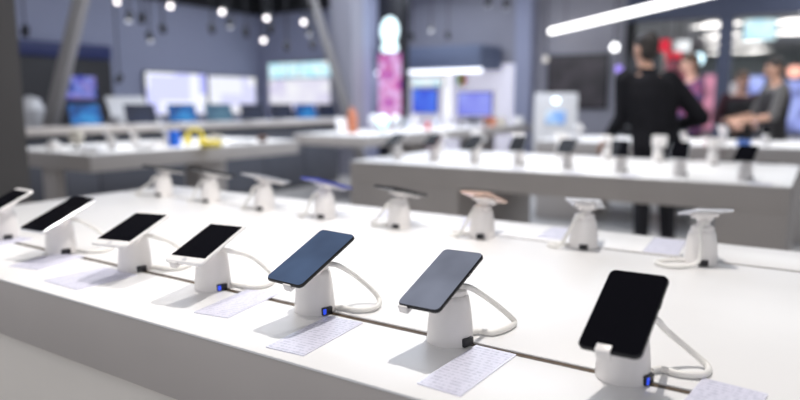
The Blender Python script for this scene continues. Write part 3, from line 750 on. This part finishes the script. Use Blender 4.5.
spots = [
 ('ringed spotlight high on the left, pointing down', 129, 18, 8.6, (.3, -.4, -.9), False),
 ('dark spotlight right of the ringed one', 142, 19, 8.8, (-.4, .3, -.7), None),
 ('dark spotlight aimed low left of the wall screens', 150, 38, 9.2, (.4, -.1, -.8), False),
 ('small far spotlight high over the left wall', 163, 29, 9.2, (-.5, .5, -.4), None),
 ('lit spotlight at the top edge over the left wall', 171, 4, 8.4, (.5, -.6, -.6), True),
 ('lit lamp cut by the top edge at left', 118, 0, 9.0, (.5, -.6, -.6), True),
 ('brightest lit spotlight right of the top edge lamps', 223, 11, 9.2, (.5, -.75, -.35), True),
 ('dark spotlight just under the brightest lit one', 230, 24, 9.4, (.2, -.2, -.9), False),
 ('dark spotlight over the left wall screen', 212, 29, 9.2, (-.5, .5, -.5), None),
 ('dark spotlight over the corner of the walls', 246, 33, 9.8, (-.4, .5, -.7), None),
 ('lit spotlight over the back corner, upper of a pair', 267, 17, 9.6, (.5, -.7, -.4), True),
 ('lit spotlight over the back corner, lower of a pair', 264, 39, 9.8, (.5, -.7, -.45), True),
 ('dark spotlight right of the lower lit one', 271, 29, 9.9, (-.3, .4, -.6), None),
 ('lit spotlight left of the right strut', 304, 21, 9.9, (.5, -.7, -.4), True),
 ('dim spotlight beneath the lit one near right strut', 309, 32, 10.8, (.3, -.3, -.8), False),
 ('small dark spotlight above the menu display', 287, 47, 9.6, (-.4, .5, -.4), None),
 ('small dark spotlight touching the right strut', 313, 45, 9.8, (-.4, .5, -.4), None),
 ('dark spotlight left end of track above canopy', 412, 37, 12.0, (.1, .3, -.9), None),
 ('pale lensed spotlight in middle of track above canopy', 431, 29, 12.0, (.3, -.5, -.6), False),
 ('dark spotlight right end of track above canopy', 448, 36, 12.0, (.1, .3, -.9), None),
 ('dark hanging spotlight at top, left of two', 488, 3, 9.6, (0, .05, -1), False),
 ('dark hanging spotlight at top, right of two', 506, 5, 9.6, (0, .05, -1), False),
 ('dark spotlight above the booth near the left column', 25, 32, 8.2, (-.5, .2, -.6), None),
 ('small dark camera like spotlight right of the booth', 119, 79, 9.4, (-.5, .2, -.3), None),
]
for s_ in spots: spot_thing(*s_, .85)

# ------------------------------------------------------------------ people
M['skin'] = mat('skin', (.55, .32, .23), .55, var=.06, scale=20)
M['skin2'] = mat('fair_skin', (.68, .40, .30), .55, var=.06, scale=20)
M['hair_dark'] = mat('dark_hair', (.022, .016, .014), .6, var=.3, scale=80)
M['hair_brown'] = mat('brown_hair', (.10, .055, .03), .6, var=.3, scale=80)
M['jacket'] = mat('black_jacket', (.009, .009, .012), .9, spec=.2, var=.15, scale=12, bump=.3)
M['denim'] = mat('dark_trousers', (.014, .014, .02), .8, var=.15, scale=30)
def plaid():
    m = mat('maroon_plaid', (.12, .03, .09), .8)
    nt = m.node_tree; b = nt.nodes['Principled BSDF']
    tc = nt.nodes.new('ShaderNodeTexCoord'); ck = nt.nodes.new('ShaderNodeTexChecker'); ck.inputs['Scale'].default_value = 14
    ck.inputs['Color1'].default_value = (.16, .03, .09, 1); ck.inputs['Color2'].default_value = (.05, .03, .11, 1)
    nt.links.new(tc.outputs['Object'], ck.inputs['Vector']); nt.links.new(ck.outputs['Color'], b.inputs['Base Color']); return m
M['plaid'] = plaid()
M['grey_tee'] = mat('grey_shirt', (.11, .105, .105), .8, var=.1, scale=20)
M['vest'] = mat('dark_vest', (.02, .018, .02), .75, var=.1, scale=20)
M['maroon_top'] = mat('dark_maroon_top', (.05, .012, .02), .8, var=.1, scale=20)
M['shoe'] = mat('black_shoe', (.01, .01, .01), .4)
M['eye'] = mat('eye', (.03, .02, .015), .15)
M['lips'] = mat('lips', (.42, .18, .15), .5)

def remeshed(mb, name, m, parent, vox, smooth=3):
    o = mb.build(name, m, None)
    r = o.modifiers.new('r', 'REMESH'); r.mode = 'VOXEL'; r.voxel_size = vox; r.use_smooth_shade = True
    s = o.modifiers.new('s', 'SMOOTH'); s.factor = .5; s.iterations = smooth
    dg = bpy.context.evaluated_depsgraph_get(); dg.update()
    me = bpy.data.meshes.new_from_object(o.evaluated_get(dg))
    o.modifiers.clear(); old = o.data; o.data = me; bpy.data.meshes.remove(old)
    me.name = name
    if not me.materials: me.materials.append(m)
    me.polygons.foreach_set('use_smooth', [True] * len(me.polygons))
    o.parent = parent
    return o

def person(label, loc, rz, H, armL, armR, head_yaw, head_pitch, skin, hairm, hair_len, upper, sleeve, trousers, hem=.80, over=None, lean=(0, 0), bulk=0):
    """faces -Y; his left is +X. arm = (elbow, wrist, finger direction, palm side)"""
    k = H / 1.80
    o = thing('person', label, 'person', loc, rz)
    V = lambda x, y, z: Vector((x, y, z)) * k
    LX = lambda z: lean[0] * max(0, z - .9) / .7
    LY = lambda z: lean[1] * max(0, z - .9) / .7
    sh = {1: V(.185 + LX(1.455), LY(1.455), 1.455), -1: V(-.185 + LX(1.455), LY(1.455), 1.455)}
    arms = {1: [V(*armL[0]), V(*armL[1]), Vector(armL[2]).normalized()], -1: [V(*armR[0]), V(*armR[1]), Vector(armR[2]).normalized()]}
    hips = {1: V(.095, 0, .92), -1: V(-.095, 0, .92)}
    knee = {1: V(.105, -.02, .50), -1: V(-.105, -.01, .50)}
    ank = {1: V(.115, .02, .085), -1: V(-.115, .03, .085)}
    tors = [(.84, .155, .10, 0, 0), (.93, .172, .115, 0, 0), (1.06, .150, .10, 0, -.005), (1.2, .163, .112, 0, -.005), (1.33, .182, .12, 0, 0), (1.43, .178, .10, 0, .01), (1.485, .115, .075, 0, .012), (1.52, .062, .062, 0, .01), (1.60, .056, .060, 0, -.005)]
    tors = [(z, rx, ry, cx + LX(z), cy + LY(z)) for z, rx, ry, cx, cy in tors]
    def torso(mb, g, z0=0, z1=9):
        mb.loft([(z * k, (rx + g) * k, (ry + g) * k, cx * k, cy * k) for z, rx, ry, cx, cy in tors if z0 <= z <= z1], 24)
    HR = Matrix.Translation(V(LX(1.6), LY(1.6) - .01, 1.60)) @ Matrix.Rotation(R(head_yaw), 4, 'Z') @ Matrix.Rotation(R(head_pitch), 4, 'X') @ Matrix.Diagonal((k, k, k, 1))
    h = lambda x, y, z: HR @ Vector((x, y, z))
    # body: torso, limbs, head with nose, jaw, ears, hands with five fingers
    b = MB(); torso(b, 0)
    hd = MB(); hd.ball((0, .005, .105), .093, (.82, 1.02, 1.16), 24); hd.ball((0, -.022, .045), .065, (.85, .95, .95), 18)
    hd.ball((0, -.050, .012), .030, (1.1, .8, .8), 12)
    hd.cyl((0, -.088, .108), (0, -.112, .070), .008, .015, 10); hd.ball((0, -.108, .068), .015, (1.1, 1, .8), 10)
    for s in (-1, 1): hd.ball((s * .078, .012, .088), .030, (.35, .7, 1.1), 12); hd.ball((s * .030, -.080, .118), .014, (1.5, .6, .6), 8)
    hd.bm.transform(HR); me = bpy.data.meshes.new('t'); hd.bm.to_mesh(me); b.bm.from_mesh(me); bpy.data.meshes.remove(me); hd.bm.free()
    for s in (1, -1):
        e, w, fd = arms[s]
        b.capsule(sh[s], e, .052 * k, .042 * k); b.capsule(e, w, .042 * k, .029 * k)
        side = fd.cross(Vector((0, -1, .2))).normalized()
        if side.length < .1: side = Vector((1, 0, 0))
        pc = w + fd * .055 * k; nrm = side.cross(fd).normalized()
        rot = Matrix((side, fd, nrm)).transposed()
        b.ball(pc, .045 * k, (.95, 1.15, .42), 14, rot)
        for j in range(4):
            st = pc + side * (.030 - .020 * j) * k + fd * .040 * k; ln = (.066, .075, .070, .055)[j] * k
            m1 = st + fd * ln * .5 - nrm * .010 * k; m2 = st + fd * ln * .85 - nrm * .034 * k
            b.capsule(st, m1, .0095 * k, .0088 * k, 8); b.capsule(m1, m2, .0088 * k, .0078 * k, 8)
        t0 = pc + side * .036 * k - fd * .02 * k; t1 = t0 + (side * .03 + fd * .03 - nrm * .01) * k; t2 = t1 + (fd * .03 - nrm * .008) * k
        b.capsule(t0, t1, .0115 * k, .010 * k, 8); b.capsule(t1, t2, .010 * k, .0085 * k, 8)
        b.capsule(hips[s], knee[s], .078 * k, .054 * k); b.capsule(knee[s], ank[s], .053 * k, .036 * k)
        b.capsule(ank[s] + V(0, .02, -.045), ank[s] + V(0, -.13, -.055), .034 * k, .026 * k)
    remeshed(b, 'body', skin, o, .0095, 3)
    # clothes
    u = MB(); torso(u, .022 + bulk, .0, 1.49)
    if bulk: u.loft([(1.44 * k, .10 * k, .095 * k, LX(1.44) * k, LY(1.44) * k), (1.545 * k, .080 * k, .080 * k, LX(1.54) * k, LY(1.54) * k)], 24)
    if hem < .84: u.loft([(hem * k, (.188 + bulk) * k, (.133 + bulk) * k, 0, 0), (.95 * k, (.190 + bulk) * k, (.135 + bulk) * k, 0, 0)], 24)
    for s in (1, -1):
        e, w, fd = arms[s]
        u.capsule(sh[s], e, (.072 + bulk * .6) * k, (.058 + bulk * .5) * k)
        if sleeve == 'long': u.capsule(e, e.lerp(w, .93), (.057 + bulk * .5) * k, (.043 + bulk * .3) * k)
    remeshed(u, 'jacket' if sleeve == 'long' else 'shirt', upper, o, .014, 5)
    if over:
        v = MB(); v.loft([(z * k, (rx + .036) * k, (ry + .036) * k, cx * k, cy * k) for z, rx, ry, cx, cy in tors if .8 < z < 1.45], 24); remeshed(v, 'vest', over, o, .014, 5)
    t = MB(); t.loft([(.80 * k, .15 * k, .11 * k, 0, 0), (.92 * k, .19 * k, .13 * k, 0, 0), (1.0 * k, .172 * k, .12 * k, 0, 0)], 24)
    for s in (1, -1): t.capsule(hips[s] - V(0, 0, .02), knee[s], .095 * k, .072 * k); t.capsule(knee[s], ank[s] + V(0, 0, .0), .070 * k, .055 * k)
    remeshed(t, 'trousers', trousers, o, .014, 5)
    for s in (1, -1):
        f = MB(); f.box(ank[s] + V(-.048, -.20, -.085), ank[s] + V(.048, .07, -.058), .01)
        f.loft([(0, .046 * k, .13 * k, 0, 0), (.045 * k, .044 * k, .11 * k, 0, .01 * k), (.09 * k, .040 * k, .055 * k, 0, .06 * k)], 18, Matrix.Translation(ank[s] + V(0, -.065, -.064)))
        f.build('shoe', M['shoe'], o)
    hr = MB(); hr.ball((0, .020, .130), .098, (.86, .98, 1.02), 24)
    hr.ball((0, .045, .085), .080, (.92, .82, 1.1), 20); hr.ball((0, -.050, .185), .045, (1.4, .9, .6), 14)
    for s in (-1, 1): hr.ball((s * .062, .025, .12), .04, (.5, .9, 1.2), 12)
    if hair_len: hr.ball((0, .05, .04), .065, (1, .6, 1.2), 14)
    hr.bm.transform(HR); remeshed(hr, 'hair', hairm, o, .008, 2)
    for s in (-1, 1):
        MB().ball(h(s * .031, -.0855, .108), .0105 * k, n=10).build('eye', M['eye'], o)
        MB().ball(h(s * .031, -.090, .126), .012 * k, (1.6, .5, .35), 8, HR.to_3x3().normalized()).build('eyebrow', hairm, o)
    MB().ball(h(0, -.092, .038), .015 * k, (1.5, .5, .35), 10, HR.to_3x3().normalized()).build('mouth', M['lips'], o)
    return o
p = gp(661, 5.30)
person('man in black jacket seen from behind, bending an elbow over the table', (p.x, p.y, 0), R(-138), 1.86,
       ((.26, -.10, 1.17), (.27, -.32, .985), (.15, -.6, -.7)), ((-.30, .08, 1.16), (-.20, -.20, 1.08), (.7, -.7, 0)), 12, -4,
       M['skin'], M['hair_dark'], False, M['jacket'], 'long', M['denim'], .76, lean=(.14, -.03), bulk=.016)
p = gp(690, 8.15)
person('man in maroon plaid shirt half hidden behind the man in black', (p.x, p.y, 0), R(-58), 1.90,
       ((.30, -.06, 1.18), (.20, -.30, 1.05), (-.3, -.9, -.2)), ((-.30, -.04, 1.18), (-.16, -.30, 1.08), (.3, -.9, -.2)), -8, 12,
       M['skin2'], M['hair_brown'], False, M['plaid'], 'long', M['denim'], .85)
p = gp(740, 8.45)
person('person in dark top at the third table, head bowed', (p.x, p.y, 0), R(20), 1.71,
       ((.30, -.05, 1.16), (.14, -.30, 1.08), (-.4, -.9, 0)), ((-.30, -.05, 1.16), (-.14, -.30, 1.08), (.4, -.9, 0)), 10, 16,
       M['skin2'], M['hair_brown'], False, M['maroon_top'], 'long', M['denim'], .85, over=M['vest'])
p = gp(774, 7.65)
person('man in dark vest and grey shirt reaching left, at right edge', (p.x, p.y, 0), R(-62), 1.82,
       ((.27, -.12, 1.16), (.16, -.38, 1.10), (-.1, -1, 0)), ((-.27, -.10, 1.16), (-.13, -.36, 1.12), (.1, -1, 0)), 2, 12,
       M['skin'], M['hair_dark'], False, M['grey_tee'], 'short', M['denim'], .85, over=M['vest'])

# ------------------------------------------------------------------ lights
def spotlight(name, loc, target, W, ang, blend=.5, rad=.05, col=(1, .97, .94)):
    l = bpy.data.lights.new(name, 'SPOT'); l.energy = W; l.spot_size = R(ang); l.spot_blend = blend; l.shadow_soft_size = rad; l.color = col
    o = bpy.data.objects.new(name, l); COL.objects.link(o); o.location = loc
    o.rotation_euler = (Vector(target) - Vector(loc)).to_track_quat('-Z', 'Y').to_euler(); return o
def area(name, loc, sx, sy, W, col=(1, .98, .96), rot=(0, 0, 0)):
    l = bpy.data.lights.new(name, 'AREA'); l.shape = 'RECTANGLE'; l.size = sx; l.size_y = sy; l.energy = W; l.color = col
    o = bpy.data.objects.new(name, l); COL.objects.link(o); o.location = loc; o.rotation_euler = rot; return o
spotlight('spot_table_right', (-.50, 1.60, 3.45), (-.95, 1.30,   .9), 190, 84, .6, .035, (1, .955, .91))
spotlight('spot_table_left', (-1.8, 1.6, 3.45), (-2.2, 1.45, .9), 135, 74, .6, .035, (1, .955, .91))
for i, (x, y) in enumerate(((-.7, 4.5), (-2.2, 4.5), (-.4, 7.7), (-2.0, 7.7), (-5.7, 3.9), (-5.7, 5.1), (-5.6, 7.8), (-5.6, 10.2))):
    spotlight('spot_far', (x, y, 3.6), (x, y, .9), 190, 75)
area('fill_shop', (-4.5, 7.0, 3.75), 6, 6, 330, (.80, .87, 1))  # ambient fill added under the ceiling, not a shop fixture
area('fill_front', (-1.0, .0, 3.75), 4, 2.5, 32, (1, .97, .95))  # added fill overhead near the camera, lifts the near table front
area('fill_entrance', (1.5, 11, 3.7), 4, 3, 150, (.88, .93, 1))  # added fill that brightens the header and entrance
area('fill_bay', (-6.9, 11.4, 3.75), 2.5, 2.2, 55, (.80, .87, 1))  # added fill for the dark recess around the service bay
area('fill_mall', (4, 24, 3.6), 14, 14, 520, (1, .98, .95))  # broad fill added to the mall besides its ceiling panels
w = bpy.data.worlds.new('world'); S.world = w; w.use_nodes = True
bg = w.node_tree.nodes['Background']; bg.inputs[0].default_value = (.90, .92, 1.0, 1); bg.inputs[1].default_value = .64

# ------------------------------------------------------------------ camera
cd = bpy.data.cameras.new('camera'); cam = bpy.data.objects.new('camera', cd); COL.objects.link(cam)
cam.location = (0, 0, HC); cam.rotation_euler = (PI / 2 - PITCH, 0, YAW)
cd.sensor_width = 36; cd.lens = 650 / 800 * 36; cd.clip_start = .02; cd.clip_end = 200
cd.dof.use_dof = True; cd.dof.focus_distance = 1.18; cd.dof.aperture_fstop = 1.5
S.camera = cam
S.view_settings.view_transform = 'Standard'; S.view_settings.look = 'None'
S.view_settings.exposure = 0; S.view_settings.gamma = 1; S.view_settings.use_curve_mapping = False
try: S.cycles.use_denoising = True
except Exception: pass
S.cycles.max_bounces = 6
